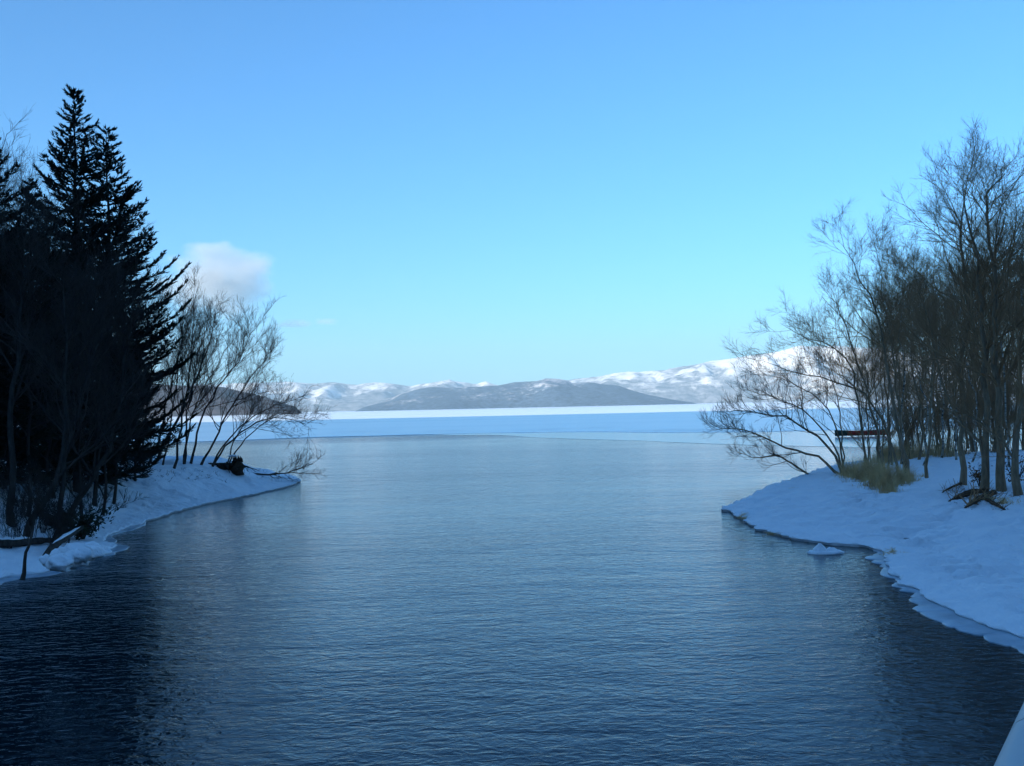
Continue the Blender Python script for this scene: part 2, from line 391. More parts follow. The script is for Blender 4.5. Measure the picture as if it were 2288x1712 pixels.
# ---- hills and mountains
def range_hill(name, crest_px, Y0, Y1, Yback, mat, xr, dx, dv, seed, spur, jagg, carve=0.3):
    """crest given in the photo at distance Y1, foot at Y0, back slope to Yback"""
    cp = np.array([at(x, y, Y1) for x, y in crest_px])
    X = np.arange(xr[0], xr[1], dx); Yv = np.arange(Y0, Yback, dv)
    GX, GY = np.meshgrid(X, Yv, indexing='ij')
    H0 = np.interp(X * 1.0, cp[:, 0], cp[:, 2])
    # the crest is seen in perspective: use the bearing of each grid point
    bear = GX / GY * Y1
    H = np.interp(bear, cp[:, 0], cp[:, 2])
    t = (GY - Y0) / (Y1 - Y0)
    warp = (fbm(GX / 900 + 3, GY / 900, seed + 5, 3) - 0.5) * 700
    sp = np.abs(2 * fbm((GX + warp) / spur, GY / (spur * 3.2), seed, 4, 0.5) - 1)
    foot = 0.55 * sp
    tt = np.clip((t - foot * (1 - t)) / (1 - foot * (1 - t) + 1e-6), 0, 1)
    prof = np.where(t <= 1, 1 - (1 - tt) ** 1.6, np.clip(1 - (GY - Y1) / (Yback - Y1), 0, 1) ** 1.2)
    sp2 = np.abs(2 * fbm((GX + warp * 0.6) / (spur * 0.36), GY / (spur * 1.3), seed + 31, 4, 0.55) - 1)
    mid = np.clip(t, 0, 1) * np.clip(1.02 - t, 0, 1) * 4
    rough = (fbm(GX / (spur * 0.28), GY / (spur * 0.28), seed + 9, 5, 0.6) - 0.5)
    Z = H * prof * (1 - carve * mid * np.clip(1.9 * sp2, 0, 1) + 0.16 * rough * mid) + rough * jagg * prof
    Z = np.where(t < 0.001, -3, Z)
    V = np.stack([GX, GY, Z], -1)
    return tag(link(name, mesh_np(name, V.reshape(-1, 3), [grid_faces(len(X), len(Yv))]), mat), kind='structure')
far_crest = [(-1800, 870), (-600, 850), (0, 856), (300, 862), (500, 858), (608, 854), (657, 853), (695, 856), (744, 854), (793, 858), (836, 852), (880, 857), (915, 861), (947, 858),
             (972, 852), (996, 848), (1042, 854), (1062, 858), (1085, 851), (1113, 861), (1200, 857), (1278, 848), (1335, 842), (1382, 833), (1439, 829), (1493, 826), (1544, 816),
             (1588, 805), (1635, 800), (1683, 794), (1746, 782), (1783, 773), (1884, 770), (1960, 778), (2100, 800), (2288, 812), (2900, 800), (4200, 840)]
M_FAR = mat_hill('far_snowy_forest_slopes', (0.13, 0.13, 0.14), (0.88, 0.86, 0.84), 0.655, 0.014, 0.06)
range_hill('far_mountains', far_crest, 8000, 9700, 11200, M_FAR, (-11000, 11000), 42, 34, 61, 1000, 24, 0.42)
isl = [(700, 935), (790, 922), (812, 910), (853, 898), (893, 880), (934, 869), (961, 866), (1040, 867), (1113, 861), (1154, 853), (1202, 850), (1218, 845), (1252, 846), (1268, 849),
       (1280, 856), (1325, 856), (1351, 861), (1382, 862), (1414, 872), (1445, 881), (1493, 891), (1544, 899), (1580, 908), (1700, 940)]
M_ISL = mat_hill('wooded_island_slopes', (0.035, 0.055, 0.085), (0.66, 0.66, 0.68), 0.66, 0.035, 0.07)  # forest colour has the blue of haze and shaded snow mixed in
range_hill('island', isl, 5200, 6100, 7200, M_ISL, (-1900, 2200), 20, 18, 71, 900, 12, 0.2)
lft = [(-900, 820), (-200, 835), (200, 850), (396, 861), (475, 862), (506, 866), (538, 875), (570, 882), (601, 889), (633, 901), (662, 911), (674, 924), (700, 940)]
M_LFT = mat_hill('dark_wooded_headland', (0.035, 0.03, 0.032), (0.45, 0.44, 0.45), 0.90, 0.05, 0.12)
range_hill('wooded_headland', lft, 2300, 2650, 3200, M_LFT, (-3500, -480), 9, 9, 81, 300, 9)

# ---- the wooded ridge behind the camera whose shadow lies over the near lake
SHADOW_Y, RIDGE_Y = 560.0, -900.0
az = R(SUN_AZ - 180)
ridge_h = (SHADOW_Y - RIDGE_Y) / math.cos(az) * math.tan(R(SUN_EL))
X = np.arange(-6000, 4200, 30.0); Yv = np.arange(-2200, -60, 30.0)
GX, GY = np.meshgrid(X, Yv, indexing='ij')
t = np.where(GY > RIDGE_Y, 1 - (GY - RIDGE_Y) / (-140 - RIDGE_Y), 1 - (RIDGE_Y - GY) / 1250)
pr = sstep(0, 1, t) * sstep(-6000, -5000, GX) * sstep(4200, 3000, GX)
Z = ridge_h * pr * (1 + 0.0 * GX) + (fbm(GX / 300, GY / 300, 91, 5) - 0.5) * 60 * pr * sstep(0.0, 0.12, 1 - pr) - 2 + 5 * sstep(-140, -100, -GY * 0 + -140) * 0
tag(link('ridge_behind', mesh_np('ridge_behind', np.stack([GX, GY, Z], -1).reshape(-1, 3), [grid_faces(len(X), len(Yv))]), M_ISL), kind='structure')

# ---- haze
hz = MB(); hz.box((-11900, -2600, -4), (11900, 11900, 700))
hm = bpy.data.materials.new('pale_air'); hm.use_nodes = True; t = hm.node_tree
t.nodes.remove(t.nodes['Principled BSDF'])
pv = N(t, 'ShaderNodeVolumePrincipled'); pv.inputs['Color'].default_value = (0.50, 0.78, 1.0, 1); pv.inputs['Density'].default_value = 1.05e-4
pv.inputs['Anisotropy'].default_value = 0.0
t.links.new(pv.outputs[0], t.nodes['Material Output'].inputs['Volume'])
tag(link('haze', hz.mesh('haze', False), hm), kind='stuff')

# ---- clouds, beyond and above the haze
def cloud(px, py, Y, wpx, hpx, dens, label, seed, soft=0.9):
    c = at(px, py, Y); k = Y / 2288
    q = MB(); q.lump((0, 0, 0), (1, 1, 1), 1, 0.0, 24, 16)
    m = bpy.data.materials.new('cloud_vapour'); m.use_nodes = True; t = m.node_tree; t.nodes.remove(t.nodes['Principled BSDF'])
    pv = N(t, 'ShaderNodeVolumePrincipled'); pv.inputs['Color'].default_value = (0.97, 0.96, 0.96, 1)
    tc = N(t, 'ShaderNodeTexCoord'); ln = N(t, 'ShaderNodeVectorMath', operation='LENGTH'); t.links.new(tc.outputs['Object'], ln.inputs[0])
    mp = N(t, 'ShaderNodeMapping'); mp.inputs['Location'].default_value = (seed, seed * 0.7, 0); t.links.new(tc.outputs['Object'], mp.inputs[0])
    n = noise(t, mp.outputs[0], 1.7, 5, 0.6)
    f = math_n(t, 'SUBTRACT', math_n(t, 'ADD', math_n(t, 'MULTIPLY', n, 1.5), 0.02), math_n(t, 'MULTIPLY', ln.outputs['Value'], soft))
    d = math_n(t, 'MAXIMUM', f, 0.0); d = math_n(t, 'MULTIPLY', math_n(t, 'MINIMUM', d, 0.6), dens)
    t.links.new(d, pv.inputs['Density']); t.links.new(pv.outputs[0], t.nodes['Material Output'].inputs['Volume'])
    o = link('cloud', q.mesh('cloud'), m, None, tuple(c)); o.scale = (wpx * k / 2, wpx * k / 2.5, hpx * k / 2)
    return tag(o, label, 'cloud', None)
cloud(490, 628, 14000, 300, 200, 0.006, 'soft pale cumulus cloud drifting just beyond the firs', 3.0)
cloud(655, 724, 14500, 110, 26, 0.004, 'longer of two faint wisps of cloud low over the mountains', 5.0)
cloud(728, 719, 14500, 70, 22, 0.004, 'shorter of two faint wisps of cloud low over the mountains', 8.0)

# ================================================================== TREES
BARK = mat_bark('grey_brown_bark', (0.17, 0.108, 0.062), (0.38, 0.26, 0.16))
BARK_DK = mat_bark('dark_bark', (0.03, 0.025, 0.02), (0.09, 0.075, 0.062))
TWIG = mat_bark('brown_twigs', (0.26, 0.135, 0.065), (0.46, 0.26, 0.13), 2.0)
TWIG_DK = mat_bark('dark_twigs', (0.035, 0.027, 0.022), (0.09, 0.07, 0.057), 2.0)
BIRCH = mat_birch()

def rnd(a, b, n, r): return a + (b - a) * r.random(n)
def unit(v): return v / (np.linalg.norm(v, axis=-1, keepdims=True) + 1e-9)
def polyl(P, m):
    """resample one control polyline to m smooth points"""
    P = np.asarray(P, float)
    for _ in range(3):
        Q = [P[0]]
        for a, b in zip(P[:-1], P[1:]): Q += [0.75 * a + 0.25 * b, 0.25 * a + 0.75 * b]
        P = np.array(Q + [P[-1]])
    d = np.r_[0, np.cumsum(np.linalg.norm(np.diff(P, axis=0), axis=1))]
    s = np.linspace(0, d[-1], m); return np.stack([np.interp(s, d, P[:, i]) for i in range(3)], -1)

def spawn(P, Rd, per, t0, ang, lenf, up, wig, m, r, rfac=0.6, rmin=0.006, bias=None, tpow=1.0, taper=0.6, lmin=0.1):
    """children of polylines P (n,k,3) with radii Rd (n,k)"""
    n, k, _ = P.shape
    L = np.linalg.norm(np.diff(P, axis=1), axis=2).sum(1)
    par = np.repeat(np.arange(n), np.maximum(1, np.round(per if np.isscalar(per) else per).astype(int)) if np.isscalar(per) else per.astype(int))
    c = len(par)
    t = t0 + (1 - t0) * r.random(c) ** tpow
    f = t * (k - 1); i = np.minimum(f.astype(int), k - 2); u = (f - i)[:, None]
    pos = P[par, i] * (1 - u) + P[par, i + 1] * u
    rad = Rd[par, i] * (1 - u[:, 0]) + Rd[par, i + 1] * u[:, 0]
    tan = unit(P[par, i + 1] - P[par, i])
    rv = unit(r.normal(size=(c, 3)))
    perp = unit(rv - tan * (rv * tan).sum(1, keepdims=True))
    a = np.radians(rnd(ang[0], ang[1], c, r))[:, None]
    d = tan * np.cos(a) + perp * np.sin(a) + np.array([0, 0, up])
    if bias is not None: d = d + np.asarray(bias)
    d = unit(d)
    ln = L[par] * rnd(lenf[0], lenf[1], c, r) * (1 - taper * (t - t0) / (1 - t0 + 1e-6))
    ln = np.maximum(ln, lmin * rnd(0.6, 1.3, c, r))
    Q = np.empty((c, m, 3)); Q[:, 0] = pos; cur = d; step = (ln / (m - 1))[:, None]
    for j in range(1, m):
        cur = unit(cur + r.normal(size=(c, 3)) * wig + np.array([0, 0, up * 0.35]))
        Q[:, j] = Q[:, j - 1] + cur * step
    r0 = np.clip(np.minimum(rad * rfac, ln * 0.022), rmin, None)
    RR = r0[:, None] * np.linspace(1, 0.35, m)[None, :]; RR = np.maximum(RR, rmin * 0.6)
    return Q, RR

def bare_meshes(stems, radii, seed, limbs=16, br=7, tw=6, tl=5, t0=0.3, ang=(35, 65), up=0.25, wig=0.10, lenf=(0.35, 0.6), bias=None, lscale=1.0, fine=0.006):
    """stems: list of control polylines (local). returns trunk mesh and crown mesh"""
    r = np.random.default_rng(seed); br = max(3, round(br * 0.72)); tw = max(3, round(tw * 0.8)); limbs = round(limbs * 0.9)
    S = np.stack([polyl(s, 14) for s in stems])
    S[:, 1:-1] += r.normal(size=S[:, 1:-1].shape) * 0.012 * np.linalg.norm(S[:, -1] - S[:, 0], axis=1)[:, None, None] * 0.5
    RR = np.stack([0.70 * ra * (np.linspace(1, 0.0, 14) ** 0.8 * 0.92 + 0.08) for ra in radii])
    RR[:, 0] *= 1.35; RR[:, 1] *= 1.1
    tb = MB(); tb.tubes(S, RR, 9)
    cb = MB()
    ln = np.linalg.norm(np.diff(S, axis=1), axis=2).sum(1); per = np.maximum(3, np.round(limbs * ln / ln.max())).astype(int)
    A, ra = spawn(S, RR, per, t0, ang, lenf, up, wig, 8, r, 0.5, 0.012, bias, lmin=1.3 * lscale)
    cb.tubes(A, ra, 5)
    B, rb = spawn(A, ra, br, 0.15, (22, 52), (0.42, 0.78), up * 0.9, wig, 6, r, 0.6, 0.009, bias, lmin=1.1 * lscale)
    cb.tubes(B, rb, 4)
    Cc, rc = spawn(B, rb, tw, 0.1, (18, 48), (0.4, 0.75), up * 0.8, wig * 1.1, 5, r, 0.65, fine, lmin=0.65 * lscale)
    cb.tubes(Cc, rc, 3)
    if tl:
        D, rd = spawn(Cc, rc, tl, 0.1, (16, 45), (0.4, 0.8), up * 0.5, wig * 1.2, 3, r, 0.7, fine * 0.8, lmin=0.4 * lscale)
        cb.tubes(D, rd, 3)
    # the leader's own twigs
    E, re = spawn(S, RR, 16, 0.6, (15, 50), (0.08, 0.16), up, wig, 5, r, 0.4, fine, bias, lmin=0.9 * lscale); cb.tubes(E, re, 3)
    F, rf = spawn(E, re, 7, 0.1, (20, 55), (0.3, 0.7), up * 0.7, wig, 4, r, 0.7, fine, lmin=0.4 * lscale); cb.tubes(F, rf, 3)
    return tb.mesh('trunk'), cb.mesh('crown')

def bare_tree(name, base, stems, radii, label, group=None, cat='tree', bark=None, twig=None, **kw):
    t, c = bare_meshes(stems, radii, **kw)
    e = empty(name, base, label, cat, group)
    link('trunk', t, bark or BARK, e); link('crown', c, twig or TWIG, e)
    return e
def copy_tree(src, loc, rz, sc, label, group, name=None):
    e = src.copy(); e.name = name or src.name.split('.')[0]; COL.objects.link(e); e.location = loc; e.rotation_euler = (0, 0, rz); e.scale = (sc, sc, sc)
    tag(e, label, None, group)
    for ch in src.children:
        c = ch.copy(); COL.objects.link(c); c.parent = e
    return e
def px_stem(base, pts, Y=None):
    """stem through photo points: (px, py[, dY]) relative to the base distance"""
    out = [np.zeros(3)]
    for p in pts:
        d = p[2] if len(p) > 2 else 0.0
        out.append(at(p[0], p[1], base[1] + d) - base)
    out[0] = out[0] - np.array([0, 0, 0.25])
    return out

# ---- firs on the left bank
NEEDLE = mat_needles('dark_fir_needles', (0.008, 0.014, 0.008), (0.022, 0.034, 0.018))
def fir_meshes(h, rad, seed, bare=0.06, dens=1.0):
    r = np.random.default_rng(seed)
    tb = MB(); zz = np.linspace(-0.3, h, 14)
    S = np.stack([r.normal(size=14) * 0.02, r.normal(size=14) * 0.02, zz], -1)[None]
    tb.tubes(S, (0.0125 * h * np.linspace(1, 0.02, 14) ** 0.9)[None], 9)
    # whorls
    Q = []; z = h * bare; az0 = 0; first = True
    while z < h * 0.985:
        f = (z - h * bare) / (h * (1 - bare)); L0 = min(rad * (1 - f) ** 0.95, 3.9) + 0.12
        k = int(r.integers(4, 7)) if f < 0.9 else 4
        az0 += r.random() * 2
        for j in range(k):
            if r.random() < 0.10 and f > 0.2: continue
            a = az0 + j * 2 * np.pi / k + r.normal() * 0.25
            L = max(0.22, L0 * (0.62 + 0.55 * r.random())); Q.append((z + r.normal() * 0.10, a, L, f))
        z += (0.25 + 0.30 * (1 - f)) * (0.75 + 0.5 * r.random()) / dens
    Q = np.array(Q); n = len(Q)
    zc, a, L, f = Q.T
    m = 8; s = np.linspace(0, 1, m)[None, :]
    rise = (0.55 * f - 0.18 + 0.12 * r.normal(size=n))[:, None]
    hz = L[:, None] * s; vz = L[:, None] * (rise * s - 0.22 * (1 - f)[:, None] * s * (1 - s) * 2 + (0.22 + 0.12 * r.random(n)[:, None]) * s ** 3)
    curl = (r.normal(size=n) * 0.12)[:, None] * s
    P = np.stack([hz * np.cos(a[:, None] + curl), hz * np.sin(a[:, None] + curl), zc[:, None] + vz], -1)
    RR = (0.012 + 0.009 * L)[:, None] * (1 - 0.8 * s)
    br = MB(); br.tubes(P, RR, 4)
    # flat sprays: side branchlets in the plane of the branch
    per = np.maximum(10, np.round(L * 17)).astype(int)
    par = np.repeat(np.arange(n), per); c = len(par)
    t = 0.12 + 0.88 * r.random(c) ** 0.8; ff = t * (m - 1); i = np.minimum(ff.astype(int), m - 2); u = (ff - i)[:, None]
    pos = P[par, i] * (1 - u) + P[par, i + 1] * u; tan = unit(P[par, i + 1] - P[par, i])
    side = unit(np.cross(tan, [0, 0, 1.0])) * np.where(r.random(c) < 0.5, 1, -1)[:, None]
    an = np.radians(rnd(25, 62, c, r))[:, None]
    d = unit(tan * np.cos(an) + side * np.sin(an) + np.array([0, 0, 1.0]) * (r.normal(size=(c, 1)) * 0.16 + 0.05))
    ln = (0.16 + 0.42 * L[par] * (1 - t) ** 0.75 * rnd(0.5, 1.0, c, r)) * 0.85
    sub = np.maximum(4, np.round(ln * 17)).astype(int); sp = np.repeat(np.arange(c), sub); q = len(sp)
    tt = r.random(q)[:, None]
    o = pos[sp] + d[sp] * (ln[sp][:, None] * tt)
    rv = r.normal(size=(q, 3)) * np.array([1, 1, 0.45]); dd = unit(d[sp] * 1.0 + tan[sp] * 0.35 + unit(rv) * 0.5 + np.array([0, 0, 0.12]))
    l2 = rnd(0.15, 0.30, q, r); w2 = rnd(0.024, 0.045, q, r)
    # each spray of needles is a thin three sided spindle
    A = unit(np.cross(dd, np.array([0.13, 0.21, 1.0]))); B = np.cross(dd, A)
    V = np.empty((q, 4, 3)); V[:, 3] = o + dd * l2[:, None]
    mid = o + dd * (l2 * 0.12)[:, None]
    for j in range(3):
        ph = j * 2 * np.pi / 3; V[:, j] = mid + (A * np.cos(ph) * 1.25 + B * np.sin(ph) * 0.6) * w2[:, None]
    b0 = (np.arange(q) * 4)[:, None]
    T = np.array([[3, 1, 0], [3, 2, 1], [3, 0, 2]])
    cr = MB(); cr.add(V.reshape(-1, 3), (b0[:, None] + T[None]).reshape(-1, 3))
    return tb.mesh('trunk'), br.mesh('limbs'), cr.mesh('crown', False)
def fir(px, Y, apex_py, rad, seed, label, **kw):
    p = at(px, 900, Y); z = ground(p[0], Y); h = at(px, apex_py, Y)[2] - z
    e = empty('fir_tree', (p[0], Y, z), label, 'tree', 'dark firs on the bank')
    t, l, c = fir_meshes(h, rad, seed, **kw)
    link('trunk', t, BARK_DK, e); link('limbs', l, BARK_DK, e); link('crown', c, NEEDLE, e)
    return e
F1 = fir(174, 50, 198, 5.9, 101, 'tallest dark fir on the bank, its pointed top above all the others')
F2 = fir(246, 54, 282, 6.6, 102, 'second tallest dark fir, its long branches reaching over the open water')
F3 = fir(-70, 43, 190, 6.6, 103, 'dark fir beside the tallest one, standing farther from the lake point')
FG = 'dark firs on the bank'
for k, (px, Y, sc, rz, src) in enumerate([(70, 55, 0.80, 2.1, F1), (165, 61, 0.72, 4.0, F2), (275, 64, 0.55, 1.2, F3), (20, 64, 0.85, 0.7, F3), (-160, 50, 0.95, 3.3, F1), (-330, 42, 1.0, 5.1, F2), (-620, 36, 1.0, 0.3, F1), (-900, 33, 0.95, 2.4, F3), (110, 70, 0.7, 5.5, F1)]):
    p = at(px, 900, Y)
    copy_tree(src, (p[0], Y, ground(p[0], Y)), rz, sc, 'dark fir half hidden in the thicket behind the tallest fir', FG)

# ---- bare trees on the left point: a thicket leaning out over the water
def px_tree(name, base_px, paths, radii, label, seed, group=None, bark=None, twig=None, **kw):
    b = hit(*base_px); k = kw.pop('shrink', 0.91)
    paths = [[(p[0], base_px[1] + (p[1] - base_px[1]) * k, *p[2:]) for p in q] for q in paths]
    return bare_tree(name, tuple(b), [px_stem(b, p) for p in paths], radii, label, group, bark=bark, twig=twig, seed=seed, **kw)
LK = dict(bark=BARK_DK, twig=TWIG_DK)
G1 = 'leafless thicket on the wooded point'
px_tree('alder_tree', (334, 1036), [[(364, 992), (411, 900, 1), (443, 828, 1), (470, 730, 2), (482, 668, 2)], [(352, 985), (372, 880, -1), (398, 760, 0), (425, 640, 1)]], [0.15, 0.12],
        'leafless tree with a thick slanting trunk at the edge of the firs', 201, G1, lscale=0.85, limbs=15, br=7, tw=6, tl=4, lenf=(0.22, 0.42), **LK)
px_tree('alder_tree', (386, 1046), [[(402, 964), (415, 869), (427, 758, 1), (437, 660, 1), (440, 612, 1)]], [0.11],
        'slim upright leafless tree beside the slanting trunk, tallest of the thicket', 202, G1, lscale=0.85, limbs=17, br=7, tw=6, tl=4, lenf=(0.22, 0.38), **LK)
px_tree('alder_tree', (411, 1038), [[(415, 964), (421, 885), (440, 790), (468, 690, 1)], [(419, 950), (452, 850, 2), (500, 770, 2), (530, 715, 2)]], [0.10, 0.08],
        'leafless tree forking low into two thin stems behind the snow crest', 203, G1, lscale=0.85, limbs=15, br=7, tw=6, tl=4, lenf=(0.25, 0.42), **LK)
px_tree('alder_tree', (424, 1037), [[(443, 942), (468, 878), (506, 822, -1), (548, 760, -1), (568, 700, -1)]], [0.11],
        'leafless tree bending outward halfway up, with a broad feathery crown', 204, G1, lscale=0.85, limbs=17, br=8, tw=6, tl=4, lenf=(0.28, 0.48), **LK)
px_tree('alder_tree', (445, 1040), [[(481, 973), (506, 916), (544, 853), (575, 800, 1), (598, 775, 1)]], [0.11],
        'leaning leafless tree whose crown ends against the far mountains', 205, G1, lscale=0.85, limbs=15, br=7, tw=6, tl=4, lenf=(0.25, 0.45), **LK)
px_tree('willow_tree', (470, 1042), [[(506, 985), (570, 934), (625, 920), (668, 930, 1), (690, 950, 1)], [(500, 985), (556, 925, 1), (610, 895, 1), (655, 880, 1)]], [0.10, 0.09],
        'low willow leaning far out over the water beside the dark stump', 206, G1, lscale=0.85, limbs=12, br=6, tw=5, tl=4, lenf=(0.22, 0.4), up=0.12, **LK)
px_tree('willow_tree', (505, 1040), [[(535, 990), (560, 960), (600, 930), (650, 905)], [(520, 985), (545, 940), (580, 880), (600, 850)]], [0.08, 0.07],
        'small willow with two thin arching stems growing from the dark stump', 207, G1, lscale=0.85, limbs=11, br=6, tw=5, tl=4, lenf=(0.25, 0.42), up=0.12, **LK)
px_tree('alder_tree', (362, 1040), [[(380, 960), (390, 850), (402, 740), (412, 650)]], [0.08],
        'thin straight leafless tree between the fir branches and the thicket', 208, G1, lscale=0.85, limbs=14, br=6, tw=6, tl=4, lenf=(0.2, 0.36), **LK)

# ---- bare trees along the near left shore
G2 = 'leafless trees in front of the firs'
px_tree('ash_tree', (27, 1178), [[(25, 1080), (22, 900), (40, 700, 1), (55, 520, 1), (60, 440, 1)]], [0.20],
        'straight grey trunk rising from the snow in front of the firs', 211, G2, limbs=20, br=8, tw=6, tl=4, lenf=(0.3, 0.5), t0=0.35, bark=BARK_DK, twig=TWIG_DK)
px_tree('alder_tree', (56, 1204), [[(70, 1165), (88, 1130), (120, 1060), (170, 900, 2), (215, 720, 3), (250, 600, 3)]], [0.17],
        'dark leaning trunk bent at its foot beside the fallen log', 212, G2, limbs=18, br=8, tw=6, tl=4, lenf=(0.28, 0.46), t0=0.25, **LK)
px_tree('alder_tree', (138, 1200), [[(150, 1140), (177, 1095), (222, 1032), (262, 940, 1), (275, 760, 1), (300, 600, 2)]], [0.17],
        'dark curving trunk sweeping up out of the evergreen bush', 213, G2, limbs=18, br=8, tw=6, tl=4, lenf=(0.25, 0.42), t0=0.25, **LK)
px_tree('alder_tree', (115, 1215), [[(132, 1150), (142, 1090), (138, 950), (150, 760), (140, 560, 1)]], [0.15],
        'upright dark trunk close behind the snow covered log', 214, G2, limbs=18, br=8, tw=6, tl=4, lenf=(0.28, 0.46), t0=0.25, **LK)
px_tree('alder_tree', (210, 1130), [[(214, 1060), (235, 900), (245, 700), (262, 520)]], [0.13],
        'slender dark trunk on the slope below the second tallest fir', 215, G2, limbs=16, br=7, tw=6, tl=4, lenf=(0.25, 0.42), t0=0.3, **LK)

# ---- trees on the right bank
G3 = 'tall leafless trees on the right bank'
T1 = px_tree('oak_tree', (2151, 1082), [[(2147, 989), (2158, 800), (2166, 659), (2153, 582), (2146, 499), (2158, 400), (2164, 317)]], [0.20],
        'tall leafless tree with a pale lower trunk, nearest the trodden track', 301, G3, limbs=26, br=9, tw=6, tl=4, lenf=(0.20, 0.40), t0=0.3, up=0.14)
T2 = px_tree('oak_tree', (2198, 1094), [[(2202, 999), (2200, 850), (2199, 649), (2183, 533), (2166, 440), (2150, 350)], [(2200, 1010), (2185, 975), (2130, 900, 1), (2095, 800, 2), (2080, 690, 2), (2050, 600, 2)]], [0.24, 0.13],
        'tall leafless tree with a heavy side limb forking low from its trunk', 302, G3, limbs=22, br=8, tw=6, tl=4, lenf=(0.22, 0.42), t0=0.3, up=0.14)
T3 = px_tree('oak_tree', (2238, 1098), [[(2235, 1000), (2232, 920), (2225, 780), (2216, 632), (2213, 466), (2205, 383), (2219, 333), (2246, 318)]], [0.26],
        'tallest leafless tree, its straight thick trunk beside the leafy sapling', 303, G3, limbs=26, br=9, tw=6, tl=4, lenf=(0.22, 0.42), t0=0.3, up=0.14)
T4 = px_tree('oak_tree', (2277, 1104), [[(2262, 979), (2290, 850), (2330, 700, 1), (2320, 540, 1), (2300, 420, 1)], [(2268, 1010), (2225, 960), (2190, 925), (2150, 905), (2110, 890)]], [0.22, 0.10],
        'thick trunk leaning against the tallest tree with one long crooked limb', 304, G3, limbs=22, br=8, tw=6, tl=4, lenf=(0.28, 0.5), t0=0.25, up=0.14)
T5 = px_tree('ash_tree', (2026, 1068), [[(2014, 970), (1990, 850), (1973, 742), (1953, 639), (1917, 566), (1884, 499)], [(2014, 965), (2000, 800, 1), (1975, 650, 1), (1970, 533, 1), (1953, 485, 1)]], [0.16, 0.12],
        'slender forked tree rising clear of the thicket by the dry grass', 305, G3, limbs=17, br=8, tw=6, tl=4, lenf=(0.22, 0.42), t0=0.35, up=0.14)
T6 = px_tree('ash_tree', (1979, 1052), [[(1953, 920), (1930, 820), (1907, 755), (1887, 699), (1868, 632)]], [0.13],
        'leafless tree leaning toward the lake behind the dry grass', 306, G3, limbs=18, br=8, tw=6, tl=4, lenf=(0.3, 0.5), t0=0.3, up=0.14)
px_tree('willow_tree', (1945, 1060), [[(1929, 989), (1915, 880), (1904, 790), (1854, 742), (1790, 722), (1742, 688)]], [0.12],
        'leafless tree whose upper trunk bends over toward the lake', 307, G3, limbs=16, br=7, tw=6, tl=4, lenf=(0.25, 0.42), t0=0.35, up=0.14)
px_tree('willow_tree', (2008, 1062), [[(1992, 979), (1960, 900), (1934, 860), (1850, 820), (1784, 812), (1700, 780)]], [0.12],
        'long curved willow stem reaching out above the low shrub', 308, G3, limbs=16, br=7, tw=6, tl=4, lenf=(0.22, 0.4), t0=0.35, up=0.12)
px_tree('ash_tree', (2071, 1068), [[(2077, 999), (2082, 920), (2085, 780), (2060, 640), (2040, 540)]], [0.12],
        'single thin tree standing alone on the snow behind the track', 309, G3, limbs=20, br=8, tw=6, tl=4, lenf=(0.25, 0.45), t0=0.35, up=0.14)
# low shrubby willow at the water's edge
px_tree('willow_shrub', (1886, 1060), [[(1850, 1068), (1814, 1066), (1764, 1032), (1742, 1014, 1), (1690, 1028, 1), (1643, 1010, 1)],
        [(1860, 1044), (1817, 1017), (1750, 1003), (1667, 952), (1587, 963)],
        [(1862, 1010), (1840, 984), (1797, 950), (1737, 927), (1677, 921), (1590, 918)],
        [(1868, 1005), (1850, 977), (1790, 910, 1), (1710, 880, 1), (1650, 868, 1)],
        [(1880, 1000), (1877, 984), (1844, 900, 2), (1760, 845, 2), (1690, 830, 2)],
        [(1884, 1000), (1878, 930), (1862, 850, 2), (1820, 780, 2)]], [0.12, 0.13, 0.13, 0.10, 0.09, 0.08],
        'many stemmed willow shrub sprawling low over the water at the bank', 310, shrink=1.0, lscale=0.8, limbs=15, br=6, tw=5, tl=4, lenf=(0.16, 0.34), t0=0.25, up=0.22, twig=TWIG_DK)

# ---- birches and the wood behind
def std_tree(name, h, seed, label, group, bark, twig, rad, cat='tree', **kw):
    r = np.random.default_rng(seed)
    pts = [np.array([0, 0, -0.2])] + [np.array([r.normal() * 0.022 * h, r.normal() * 0.022 * h, h * f]) for f in (0.25, 0.5, 0.75, 1.0)]
    return bare_tree(name, (0, 0, 0), [pts], [rad], label, group, cat, bark, twig, seed=seed, **kw)
G4 = 'leafless wood behind the right bank'; L4 = 'brown leafless tree in the dense wood behind the dry reeds'
G5 = 'white barked birches'; L5 = 'white barked birch among the brown leafless trees'
protos = [std_tree('maple_tree', 16, 401, L4, G4, BARK, TWIG, 0.17, t0=0.15, limbs=22, br=8, tw=6, tl=4, lenf=(0.25, 0.45), up=0.16),
          std_tree('maple_tree', 15, 402, L4, G4, BARK, TWIG, 0.14, t0=0.12, limbs=24, br=8, tw=6, tl=4, lenf=(0.22, 0.42), up=0.2),
          std_tree('maple_tree', 13, 403, L4, G4, BARK, TWIG, 0.12, limbs=20, br=8, tw=7, tl=4, lenf=(0.28, 0.5), t0=0.08, up=0.1)]
birch = [std_tree('birch_tree', 15, 404, L5, G5, BIRCH, TWIG, 0.11, limbs=20, br=7, tw=6, tl=4, lenf=(0.2, 0.36), up=0.2),
         std_tree('birch_tree', 13, 405, L5, G5, BIRCH, TWIG, 0.09, limbs=18, br=7, tw=6, tl=4, lenf=(0.22, 0.4), up=0.2)]
def place(e, x, y, rz, sc):
    e.location = (x, y, ground(x, y) - 0.05); e.rotation_euler = (0, 0, rz); e.scale = (sc, sc, sc)
used = set(); rt = random.Random(5)
